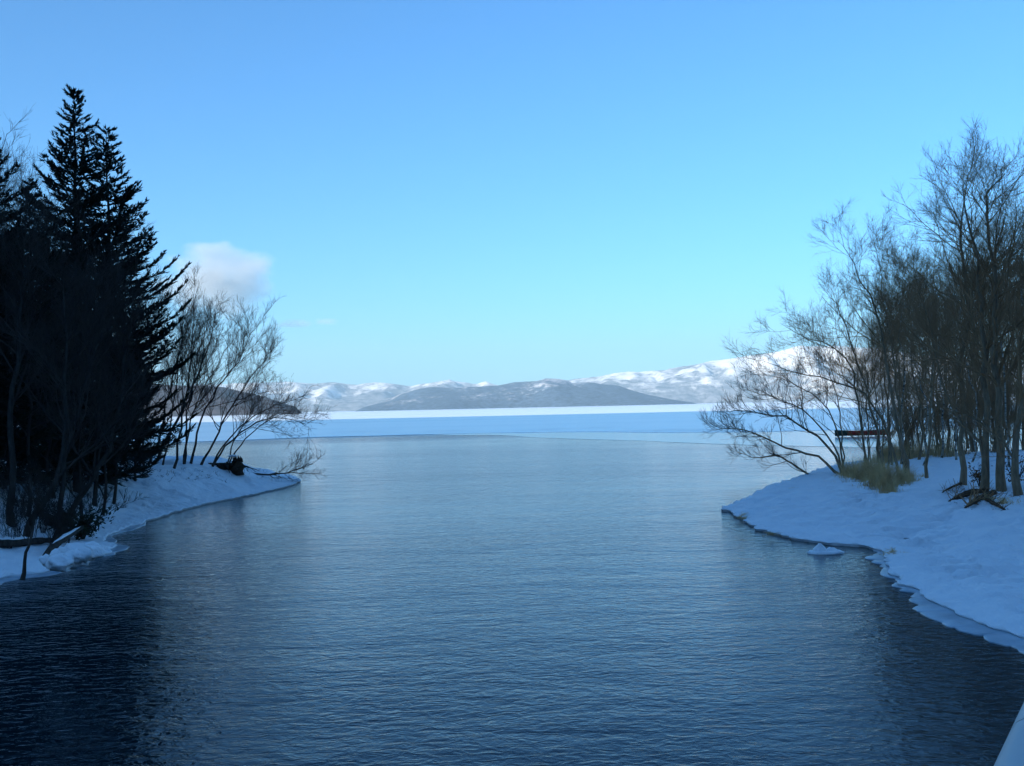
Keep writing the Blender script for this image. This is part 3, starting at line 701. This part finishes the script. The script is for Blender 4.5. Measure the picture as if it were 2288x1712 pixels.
def put(src, px, Y, sc, label, group, dark=False):
    p = at(px, 900, Y); x = p[0]
    d = float(dist_to(RSH if x > 0 else LSH, np.array([x]), np.array([float(Y)]))[0])
    if src.name not in used:
        used.add(src.name); place(src, x, Y, rt.random() * 6.28, sc); return
    e = copy_tree(src, (x, Y, ground(x, Y) - 0.05), rt.random() * 6.28, sc, label, group)
    if dark:                                      # the same trees with darker bark and twigs
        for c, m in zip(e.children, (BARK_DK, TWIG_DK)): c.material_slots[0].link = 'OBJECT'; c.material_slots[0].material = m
for px, Y, k, sc in [(2018, 62, 0, 0.80), (2056, 66, 1, 0.85), (2133, 70, 0, 0.82), (2250, 57, 1, 0.95), (2165, 66, 1, 0.9), (1962, 70, 1, 0.72), (2100, 75, 0, 0.9), (2300, 52, 0, 0.9)]:
    put(birch[k], px, Y, sc, L5, G5)
for i in range(46):
    px = 1925 + (i * 0.618034 % 1) * 520; Y = 68 + (px - 1925) * 0.03 + rt.random() * 30
    if px < 2010: Y = 66 + rt.random() * 8
    top = np.interp(px, [1900, 2000, 2100, 2288, 2600], [660, 560, 520, 450, 420])
    hh = (at(px, top + rt.random() * 160, Y)[2] - 1.5); k = rt.randrange(3); sc = min(1.25, max(0.45, hh / (16, 15, 13)[k]))
    put(protos[k], px, Y, sc, L4, G4)
for px, Y, k, sc in [(2560, 38, 0, 0.85), (2700, 31, 1, 0.8), (2440, 48, 1, 0.9), (2620, 46, 0, 0.95), (2400, 56, 2, 1.0)]:
    put(protos[k], px, Y, sc, 'brown leafless tree on the bank beside the bridge', 'leafless trees beside the bridge')
G7 = 'hazel undergrowth'; L7 = 'many stemmed leafless hazel bush in the undergrowth of the wood'
rh = np.random.default_rng(55); sts = []
for k in range(9):
    a = k * 0.7; d = np.array([math.cos(a), math.sin(a), 0]) * (0.5 + 0.9 * rh.random()); h_ = 2.6 + 2.2 * rh.random()
    sts.append([np.array([0, 0, -0.15]) + d * 0.12, d * 0.45 + np.array([0, 0, h_ * 0.4]), d * 0.9 + np.array([0, 0, h_ * 0.75]), d * 1.5 + np.array([0, 0, h_])])
hazel = bare_tree('hazel_bush', (0, 0, 0), sts, [0.035] * 9, L7, G7, 'bush', BARK, TWIG, seed=420, limbs=7, br=5, tw=4, tl=3, lenf=(0.25, 0.45), t0=0.15, lscale=0.45)
for i in range(15):
    px = 2015 + (i * 0.618034 % 1) * 340; Y = 70 + rt.random() * 18
    put(hazel, px, Y, 0.7 + rt.random() * 0.6, L7, G7)
for k, (px, Y, sc, rz, src) in enumerate([(2900, 30, 0.8, 3.0, F3)]):  # unseen fir, added to darken the reflection in the near water
    p = at(px, 900, Y); copy_tree(src, (p[0], Y, ground(p[0], Y)), rz, sc, 'unseen dark fir added on the bank beside the bridge', 'added firs beside the bridge')
G6 = 'leafless trees deep in the fir wood'
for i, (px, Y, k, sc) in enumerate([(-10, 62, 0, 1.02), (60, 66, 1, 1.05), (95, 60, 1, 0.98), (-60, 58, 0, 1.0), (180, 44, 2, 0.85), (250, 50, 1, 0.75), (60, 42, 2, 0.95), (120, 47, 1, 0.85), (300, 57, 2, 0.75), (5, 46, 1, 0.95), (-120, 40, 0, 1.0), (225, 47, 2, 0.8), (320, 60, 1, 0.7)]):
    e = put(protos[k], px, Y, sc, 'dim leafless tree tangled among the dark firs', G6, True)

# ================================================================== SMALL THINGS
# ---- dry grass and reeds
STRAW = mat_plain('straw', (0.88, 0.53, 0.26), 0.9, 0.1, 0.35, 1.5)
RUSSET = mat_plain('dead_brown_leaves', (0.20, 0.095, 0.04), 0.9, 0.1, 0.4, 3.0)
SOIL = mat_plain('dark_earth', (0.05, 0.034, 0.022), 0.95, 0.1, 0.4, 2.0)
def blades(spots, seed, name, mat):
    """spots: (x, y, radius, count, height, lean)"""
    r = np.random.default_rng(seed); P = []; W = []
    for x, y, rad, n, h, lean in spots:
        a = r.random(n) * 6.283; q = np.abs(r.normal(size=n)) * rad * 0.75
        bx = x + np.cos(a) * q; by = y + np.sin(a) * q
        bz = np.array([ground(u, v) for u, v in zip(bx[:1], by[:1])]).repeat(n)
        S = LSH if x < 0 else RSH; f = left_h if x < 0 else right_h
        bz = f(dist_to(S, bx, by), bx, by) - 0.06
        hh = (h * rnd(0.35, 1.15, n, r) * np.exp(-(q / rad) ** 2 * 0.5))[:, None]; d = np.stack([r.normal(size=n), r.normal(size=n), np.zeros(n)], -1) * lean
        b = np.stack([bx, by, bz], -1)
        k = np.linspace(0, 1, 4)[None, :, None]
        P.append(b[:, None] + np.array([0, 0, 1.0]) * (hh[:, :, None] * k * (1 - 0.25 * k * np.linalg.norm(d, axis=1)[:, None, None])) + d[:, None] * hh[:, :, None] * k ** 2)
    P = np.concatenate(P); Rr = np.full(P.shape[:2], 0.008) * np.array([1, 0.9, 0.7, 0.3])
    m = MB(); m.tubes(P, Rr, 3)
    return tag(link(name, m.mesh(name), mat), kind='stuff')
def gp(px, py): h = hit(px, py); return h[0], h[1]
sp = []
for px, py, rad, n, h, l in [(1985, 1098, 0.45, 420, 0.95, 0.25), (1962, 1085, 0.7, 700, 1.1, 0.3), (1935, 1075, 0.7, 600, 1.0, 0.3), (1908, 1068, 0.7, 500, 0.9, 0.35), (2008, 1080, 0.7, 500, 0.8, 0.35),
                             (2030, 1076, 0.5, 250, 0.6, 0.4), (1890, 1062, 0.5, 260, 0.7, 0.4), (1960, 1070, 1.5, 500, 0.9, 0.35), (2240, 1125, 0.6, 160, 0.4, 0.6), (2200, 1118, 0.5, 120, 0.4, 0.6),
                             (1658, 1152, 0.25, 40, 0.22, 0.8), (1662, 1160, 0.3, 50, 0.2, 0.9), (1722, 1192, 0.35, 50, 0.18, 0.9), (1990, 1236, 0.28, 70, 0.25, 0.9), (1770, 1092, 0.2, 20, 0.2, 0.9), (2060, 1066, 0.4, 60, 0.35, 0.6)]:
    x, y = gp(px, py); sp.append((x, y, rad, n, h * (1.45 if n > 200 else 1.0), l))
blades(sp, 501, 'dry_grass', STRAW)
rd = []
rr = random.Random(8)
for k in range(26):
    px = 1960 + rr.random() * 160; Y = 74 + rr.random() * 6
    p = at(px, 900, Y); rd.append((p[0], Y, 1.0, 130, 1.6, 0.15))
blades(rd, 502, 'dry_reeds', mat_plain('pale_reed', (0.68, 0.45, 0.22), 0.9, 0.1, 0.35, 1.5))
fl = []
for k in range(40):
    px = 330 + rr.random() * 260; py = 1052 + rr.random() * 26
    h = hit(px, py); fl.append((h[0], h[1], 0.3, 6, 0.3, 0.6))
blades(fl, 503, 'dead_stalks', TWIG_DK)

# ---- dark stump with roots on the left point, and the branch fallen from it into the water
b = hit(520, 1052); e = empty('tree_stump', tuple(b), 'dark uprooted stump on the snowy tip of the wooded point', 'stump')
m = MB(); rs = np.random.default_rng(9)
for k in range(26):
    u = rs.random(); h_ = 0.25 + 0.75 * max(0.0, u - 0.45)
    m.lump((-2.3 + 2.8 * u, rs.normal() * 0.18, h_ * rs.random() * 0.8), (0.16 + 0.2 * rs.random(), 0.16 + 0.15 * rs.random(), 0.12 + 0.22 * rs.random()), k, 0.7, 10, 8)
P = np.array([(0.25, 0, -0.3), (0.24, 0, 0.0), (0.26, 0, 0.25), (0.30, 0, 0.5), (0.33, 0, 0.72), (0.33, 0, 0.80)]); m.tubes(P[None], np.array([[0.5, 0.42, 0.34, 0.30, 0.31, 0.2]]), 9)
for k in range(8): m.lump((0.25 + 0.3 * math.cos(k * 0.8), 0.28 * math.sin(k * 0.8), 0.1 + 0.09 * k), (0.10, 0.10, 0.10), 40 + k, 0.9, 8, 7)
for k in range(11):
    a = k * 0.57; c0 = np.array([0.32 + 0.27 * math.cos(a), 0.25 * math.sin(a), 0.55]); hh = 0.18 + 0.35 * rs.random()
    m.tubes(np.stack([c0, c0 + [0.02, 0, hh * 0.6], c0 + [0.03 * math.cos(a), 0, hh]])[None], np.array([[0.10, 0.06, 0.015]]), 5)
link('stump_body', m.mesh('stump_body'), SOIL, e)
r = np.random.default_rng(31)
for k in range(16):
    a = k * 0.7 + 0.2; q = MB(); L = 0.7 + r.random() * 0.8
    P = polyl([(0.2 - 0.12 * k, 0, 0.5), (0.35 * math.cos(a) * 1.4, 0.35 * math.sin(a), 0.35), (L * math.cos(a), L * math.sin(a) * 0.7, 0.05 + 0.3 * r.random()), (L * 1.3 * math.cos(a + 0.3), L * 0.9 * math.sin(a + 0.3), -0.1)], 9)
    q.tubes(P[None], ((0.03 + 0.04 * r.random()) * np.linspace(1, 0.25, 9))[None], 5); link('root', q.mesh('root'), BARK_DK, e)
q = MB(); q.lump((0.05, -0.1, 0.98), (0.30, 0.28, 0.07), 12, 0.3); link('snow_cap', q.mesh('snow_cap'), SNOW, e)
b = hit(546, 1050)
tr = [[(570, 1058), (610, 1062), (650, 1056), (690, 1040, 0.5), (712, 1026, 0.8)], [(580, 1060), (640, 1058, 0.3), (690, 1056, 0.8), (725, 1062, 1.2)]]
bare_tree('fallen_branch', tuple(b), [px_stem(b, tr[0]), px_stem(b, tr[1])], [0.10, 0.07], 'fallen dark branch lying from the stump out over the water', None, 'branch', BARK_DK, TWIG_DK,
          seed=231, limbs=9, br=5, tw=4, tl=3, lenf=(0.2, 0.4), t0=0.3, lscale=0.55, up=0.15)

# ---- near left shore: fallen log, root plates, evergreen bush
def log(name, pts, rads, label, mat, bare=True, cat='log', snow=True, group=None):
    P = polyl(pts, 16); b = P[0].copy(); e = empty(name, tuple(b), label, cat, group)
    q = MB(); rad = np.interp(np.linspace(0, 1, 16), np.linspace(0, 1, len(rads)), rads) * (1 + 0.12 * np.sin(np.arange(16) * 2.3))
    q.tubes((P - b)[None], rad[None], 10); link('trunk', q.mesh('trunk'), mat, e)
    if snow:
        q = MB(); i = slice(2, 13); w = rad[i]
        q.tubes((P - b + np.array([0, 0, 1.0]) * (rad * 0.62)[:, None])[i][None], (w * 0.72 * np.sin(np.linspace(0.25, 2.9, 11)))[None], 8); link('snow_cap', q.mesh('snow_cap'), SNOW, e)
    return e
def gpt(px, py, dz=0.0): h = hit(px, py); return np.array([h[0], h[1], h[2] + dz])
log('fallen_log', [gpt(-60, 1226, 0.18), gpt(20, 1226, 0.2), gpt(80, 1222, 0.2), gpt(118, 1216, 0.15)], [0.17, 0.16, 0.14, 0.08], 'thick dark fallen log lying along the near snowy shore', BARK_DK)
log('leaning_log', [gpt(100, 1246, -0.35), gpt(102, 1244, 0.08), gpt(128, 1236, 0.35), gpt(160, 1224, 0.5), gpt(205, 1203, 0.65)], [0.13, 0.13, 0.10, 0.08, 0.05], 'snow dusted log slanting up from the shore into the evergreen bush', BARK_DK)
b = hit(50, 1270)
bare_tree('dead_snag', tuple(b), [px_stem(b, [(55, 1250), (62, 1225), (70, 1195, 0.3), (82, 1150, 0.5), (90, 1110, 0.5)])], [0.06], 'short thin leaning snag standing at the ice edge', None, 'snag', BARK_DK, TWIG_DK, seed=233, limbs=5, br=4, tw=3, tl=2, lenf=(0.2, 0.4), lscale=0.3)
for i, (px, py, sc) in enumerate([(20, 1228, 0.42), (70, 1216, 0.5), (118, 1226, 0.42), (150, 1214, 0.5), (95, 1192, 0.5), (190, 1186, 0.38), (40, 1200, 0.45)]):
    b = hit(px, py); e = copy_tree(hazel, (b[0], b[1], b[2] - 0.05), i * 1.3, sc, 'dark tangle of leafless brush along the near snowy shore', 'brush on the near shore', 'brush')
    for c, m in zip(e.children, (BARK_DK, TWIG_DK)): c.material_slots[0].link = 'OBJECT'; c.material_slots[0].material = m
# lumps of snow over the shore rocks
SN = 'snow hummocks on the near ledge'
for px, py, sx, sd in [(132, 1258, 0.30, 1), (150, 1250, 0.34, 2), (172, 1243, 0.32, 3), (190, 1232, 0.36, 4), (158, 1236, 0.38, 5), (115, 1250, 0.25, 6)]:
    b = hit(px, py); q = MB(); q.lump((0, 0, 0), (sx, sx * 0.7, sx * 0.55), sd + 50, 0.6, 24, 16)
    tag(link('snow_hummock', q.mesh('snow_hummock'), SNOW, None, (b[0], b[1], b[2] - 0.02)), 'rounded snow hummock below the slanting log', 'snow mound', SN)
def leafy(name, base, n, size, stem_n, h, mat, label, seed, flat=0.5, cat='bush'):
    r = np.random.default_rng(seed); e = empty(name, tuple(base), label, cat)
    a = r.random(stem_n) * 6.283; P = []
    for k in range(stem_n):
        q = rnd(0.3, 1.0, 1, r)[0]; d = np.array([math.cos(a[k]) * flat, math.sin(a[k]) * flat, 0])
        P.append(polyl([(0, 0, -0.1), d * 0.3 * q * h + np.array([0, 0, 0.35 * q * h]), d * q * h + np.array([0, 0, 0.75 * q * h]), d * q * 1.3 * h + np.array([0, 0, q * h])], 7))
    P = np.stack(P); q = MB(); q.tubes(P, np.broadcast_to(0.016 * h * np.linspace(1, 0.3, 7), P.shape[:2]), 5)
    A, ra = spawn(P, np.full(P.shape[:2], 0.012), 6, 0.25, (30, 70), (0.25, 0.5), 0.1, 0.15, 5, r, 0.7, 0.004); q.tubes(A, ra, 3)
    link('stems', q.mesh('stems'), BARK_DK, e)
    i = r.integers(0, len(A), n); j = r.integers(1, 5, n); o = A[i, j] + r.normal(size=(n, 3)) * size * 0.5
    d = unit(A[i, j] - A[i, j - 1] + r.normal(size=(n, 3)) * 0.6); s_ = unit(np.cross(d, r.normal(size=(n, 3)))); nn = np.cross(d, s_)
    l = rnd(0.7, 1.4, n, r)[:, None] * size
    V = np.stack([o, o + d * l * 0.5 + s_ * l * 0.22 + nn * l * 0.06, o + d * l, o + d * l * 0.5 - s_ * l * 0.22 + nn * l * 0.06], 1)
    f = (np.arange(n) * 4)[:, None] + np.arange(4)[None]
    link('foliage', mesh_np('foliage', V.reshape(-1, 3), [f], False), mat, e); return e
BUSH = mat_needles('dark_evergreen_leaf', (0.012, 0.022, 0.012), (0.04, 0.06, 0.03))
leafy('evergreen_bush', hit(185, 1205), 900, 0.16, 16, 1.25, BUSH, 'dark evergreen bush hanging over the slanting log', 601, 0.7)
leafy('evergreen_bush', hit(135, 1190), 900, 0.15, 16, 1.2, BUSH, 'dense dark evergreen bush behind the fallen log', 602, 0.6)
leafy('leafy_sapling', hit(2188, 1086), 260, 0.13, 7, 1.3, RUSSET, 'sapling with withered brown leaves between two tall trunks', 603, 0.35, 'sapling')
leafy('leafy_sapling', hit(2268, 1092), 220, 0.12, 7, 1.5, RUSSET, 'sapling with a few russet leaves behind the leaning trunk', 604, 0.35, 'sapling')
# thin branches reaching across the snow slope
b = hit(165, 1190)
bare_tree('fallen_branch', tuple(b), [px_stem(b, [(190, 1170), (225, 1135), (250, 1095, 0.3)]), px_stem(b, [(200, 1175), (250, 1140), (310, 1115, 0.5)])], [0.035, 0.03], 'thin forked branch spread across the snow slope above the bush', None, 'branch', BARK_DK, TWIG_DK,
          seed=235, limbs=6, br=4, tw=3, tl=0, lenf=(0.3, 0.55), lscale=0.4)

# ---- exposed roots and a fallen rotten bough by the track on the right
def bough(pxs, rads, label, seed, twigs=6):
    pts = [gpt(*p) for p in pxs]; e = log('rotten_bough', pts, rads, label, mat_plain('rotten_wood_%d' % seed, (0.10, 0.058, 0.034), 0.95, 0.1, 0.45, 5.0), cat='bough', snow=False)
    r = np.random.default_rng(seed); P = polyl(pts, 16) - polyl(pts, 16)[0]
    q = MB(); A, ra = spawn(P[None], np.full((1, 16), 0.05), twigs * 5, 0.05, (30, 80), (0.10, 0.3), 0.1, 0.2, 5, r, 0.5, 0.008); q.tubes(A, ra, 4)
    link('twigs', q.mesh('twigs'), TWIG, e); return e
bough([(2120, 1123, .05), (2150, 1114, .14), (2180, 1106, .18), (2210, 1104, .12)], [0.03, 0.10, 0.14, 0.10], 'rotten bough pointing over the track from the tree roots', 611)
bough([(2156, 1137, .04), (2180, 1125, .12), (2205, 1114, .15), (2222, 1106, .12)], [0.03, 0.10, 0.13, 0.11], 'short thick bough lying below the other one on the snow', 612)
bough([(2105, 1102, .03), (2125, 1094, .1), (2148, 1086, .12)], [0.02, 0.05, 0.06], 'thin bough at the foot of the pale trunk', 613, 8)
bough([(2205, 1120, .05), (2225, 1132, .1), (2245, 1142, .05)], [0.09, 0.08, 0.04], 'crumbled piece of bark and wood at the edge of the track', 614, 8)
lv = np.random.default_rng(77); o = []
for k in range(260):
    px, py = [(2225, 1128), (2170, 1118), (2210, 1100), (2270, 1110), (2130, 1100)][k % 5]; h = gpt(px + lv.normal() * 14, py + lv.normal() * 6, 0.02); o.append(h)
o = np.array(o); n = len(o); d = unit(lv.normal(size=(n, 3)) * [1, 1, 0.3]); s_ = unit(np.cross(d, [0.1, 0.2, 1.0])); l = rnd(0.06, 0.14, n, lv)[:, None]
V = np.stack([o, o + d * l * .5 + s_ * l * .3 + [0, 0, .02], o + d * l, o + d * l * .5 - s_ * l * .3 + [0, 0, .02]], 1)
tag(link('leaf_litter', mesh_np('leaf_litter', V.reshape(-1, 3), [(np.arange(n) * 4)[:, None] + np.arange(4)[None]], False), RUSSET), kind='stuff')

# ---- ice chunk afloat by the right bank
c = on_plane(1842, 1236); e = empty('ice_chunk', (c[0], c[1], 0), 'peaked white ice chunk floating off the snowy bank', 'ice')
def slab(pts, z0, z1, top_in, seed):
    r = np.random.default_rng(seed); P = np.array(pts, float); n = len(P); c0 = P.mean(0)
    Q = []
    for z, k in ((z0, 0.92), (0.02, 1.0), (z1 * 0.5, 1 - top_in * 0.35), (z1, 1 - top_in)): Q.append(np.c_[c0 + (P - c0) * k + r.normal(size=P.shape) * 0.012, np.full(n, z) + r.normal(size=n) * 0.012])
    V = np.concatenate(Q + [[[*c0, z1 * 1.02]]]); F = []
    for k in range(3):
        for i in range(n): F.append((k * n + i, k * n + (i + 1) % n, (k + 1) * n + (i + 1) % n, (k + 1) * n + i))
    T = [(3 * n + i, 3 * n + (i + 1) % n, 4 * n) for i in range(n)]
    q = MB(); q.add(V, T, F); return q
an = np.arange(14) / 14 * 6.283
link('ice_raft', slab([(0.62 * math.cos(a) + 0.04, 0.42 * math.sin(a)) for a in an], -0.2, 0.07, 0.12, 1).mesh('ice_raft', False), SNOW, e)
link('ice_peak', slab([(-0.13 + 0.27 * math.cos(a), 0.05 + 0.24 * math.sin(a)) for a in an[::2]], 0.03, 0.30, 0.85, 2).mesh('ice_peak', False), SNOW, e)
link('ice_block', slab([(0.26 + 0.30 * math.cos(a), 0.05 + 0.22 * math.sin(a)) for a in an[::2]], 0.03, 0.17, 0.75, 3).mesh('ice_block', False), SNOW, e)

# ---- red boat laid up on the ice behind the trees
p0, p1 = at(1866, 973, 138), at(1986, 971, 138)
L = p1[0] - p0[0]; e = empty('rowing_boat', (p0[0], 138, 0.09), 'long red boat with a dark green bow, laid up behind the leafless trees', 'boat')
st = np.linspace(0, 1, 15); V = []; prof = [(-1, 1.0), (-0.92, 0.45), (-0.5, 0.06), (0, 0.0), (0.5, 0.06), (0.92, 0.45), (1, 1.0)]
def hull(i0, i1, hs=0.62, inset=0.0):
    rows = []
    for k in range(i0, i1):
        s = st[k]; wdt = 0.72 * (np.sin(np.pi * (0.04 + 0.92 * s)) ** 0.6); sheer = hs * (1 + 0.25 * (2 * s - 1) ** 2)
        rows.append([(s * L, y * (wdt - inset), 0.03 + inset + zf * (sheer - inset)) for y, zf in prof])
    return mesh_np('hull', np.array(rows).reshape(-1, 3), [grid_faces(i1 - i0, len(prof))])
RED = mat_plain('faded_red_paint', (0.85, 0.05, 0.03), 0.5, 0.4, 0.2); GRN = mat_plain('dark_green_paint', (0.02, 0.06, 0.045), 0.5, 0.4, 0.2)
link('hull', hull(3, 15), RED, e); link('bow', hull(0, 4), GRN, e)
for y in (-1, 1):
    q = MB(); P = np.array([(s * L, y * 0.74 * (np.sin(np.pi * (0.04 + 0.92 * s)) ** 0.6), 0.05 + 0.62 * (1 + 0.25 * (2 * s - 1) ** 2)) for s in st]); q.tubes(P[None], np.full((1, 15), 0.03), 6); link('gunwale', q.mesh('gunwale'), GRN, e)
for s in (0.3, 0.52, 0.74):
    q = MB(); q.box((s * L - 0.13, -0.62, 0.44), (s * L + 0.13, 0.62, 0.48)); link('thwart', q.mesh('thwart', False), BARK, e)

# ---- bridge: its pale handrail enters at the corner
az_b = R(32.7); dv = np.array([math.sin(az_b), math.cos(az_b)]); nv = np.array([math.cos(az_b), -math.sin(az_b)])
RAIL_Z = CAM_H - 0.35
pe = on_plane(2239, 1618, RAIL_Z)[:2]            # a point of the lake side edge
RW = 0.15
org = pe + nv * RW / 2
br = empty('road_bridge', (org[0], org[1], RAIL_Z - 1.10), 'bridge with a smooth pale painted handrail over the river mouth', 'bridge')
br.rotation_euler = (0, 0, -az_b)                # local +Y runs along the bridge, +X is the road side
PAINT = mat_plain('pale_painted_steel', (0.42, 0.44, 0.44), 0.5, 0.4, 0.06, 3.0)
CONC = mat_plain('weathered_concrete', (0.30, 0.29, 0.27), 0.9, 0.2, 0.2, 2.0)
def rail_section(y0, y1):
    w_, h_ = RW / 2, 0.11; bev = 0.03; sec = []
    for cx, cz, a0 in ((w_ - bev, -bev, 0), (-w_ + bev, -bev, 90), (-w_ + bev, -h_ + bev, 180), (w_ - bev, -h_ + bev, 270)):
        for k in range(5): a = R(a0 + k * 22.5); sec.append((cx + bev * math.cos(a), cz + bev * math.sin(a)))
    n = len(sec); V = [(x, y, 1.10 + z) for y in (y0, y1) for x, z in sec]
    q = MB(); q.add(V, None, [(i, (i + 1) % n, n + (i + 1) % n, n + i) for i in range(n)]); return q.mesh('handrail')
jy = float(np.dot(on_plane(2262, 1594, RAIL_Z)[:2] - org, dv))
edges = [jy - 8.0, jy - 4.0, jy, jy + 4.0, jy + 8.0, jy + 12.0]
for a, b in zip(edges[:-1], edges[1:]):
    link('handrail', rail_section(a + 0.0015, b - 0.0015), PAINT, br)
    q = MB(); w_ = RW / 2 - 0.034; q.box((-w_, b - 0.05, 1.10 - 0.09), (w_, b + 0.05, 1.10 - 0.012)); link('rail_sleeve', q.mesh('rail_sleeve', False), CONC, br)
for a in np.arange(edges[0] + 0.4, edges[-1], 2.0):
    q = MB(); q.box((-0.04, a - 0.04, 0.16), (0.04, a + 0.04, 1.0)); link('rail_post', q.mesh('rail_post', False), PAINT, br)
for z in (0.35, 0.55, 0.75):
    q = MB(); P = np.array([(0, edges[0], z), (0, edges[-1], z)]); q.tubes(P[None], np.full((1, 2), 0.022), 8); link('rail_bar', q.mesh('rail_bar'), PAINT, br)
q = MB(); q.box((-0.18, edges[0], 0.002), (0.22, edges[-1], 0.16)); link('kerb', q.mesh('kerb', False), CONC, br)
q = MB(); q.box((-0.22, edges[0], -0.45), (9.0, edges[-1], 0.0)); link('deck', q.mesh('deck', False), CONC, br)
q = MB(); q.box((0.24, edges[0], 0.004), (8.6, edges[-1], 0.04)); link('deck_snow', q.mesh('deck_snow', False), SNOW, br)
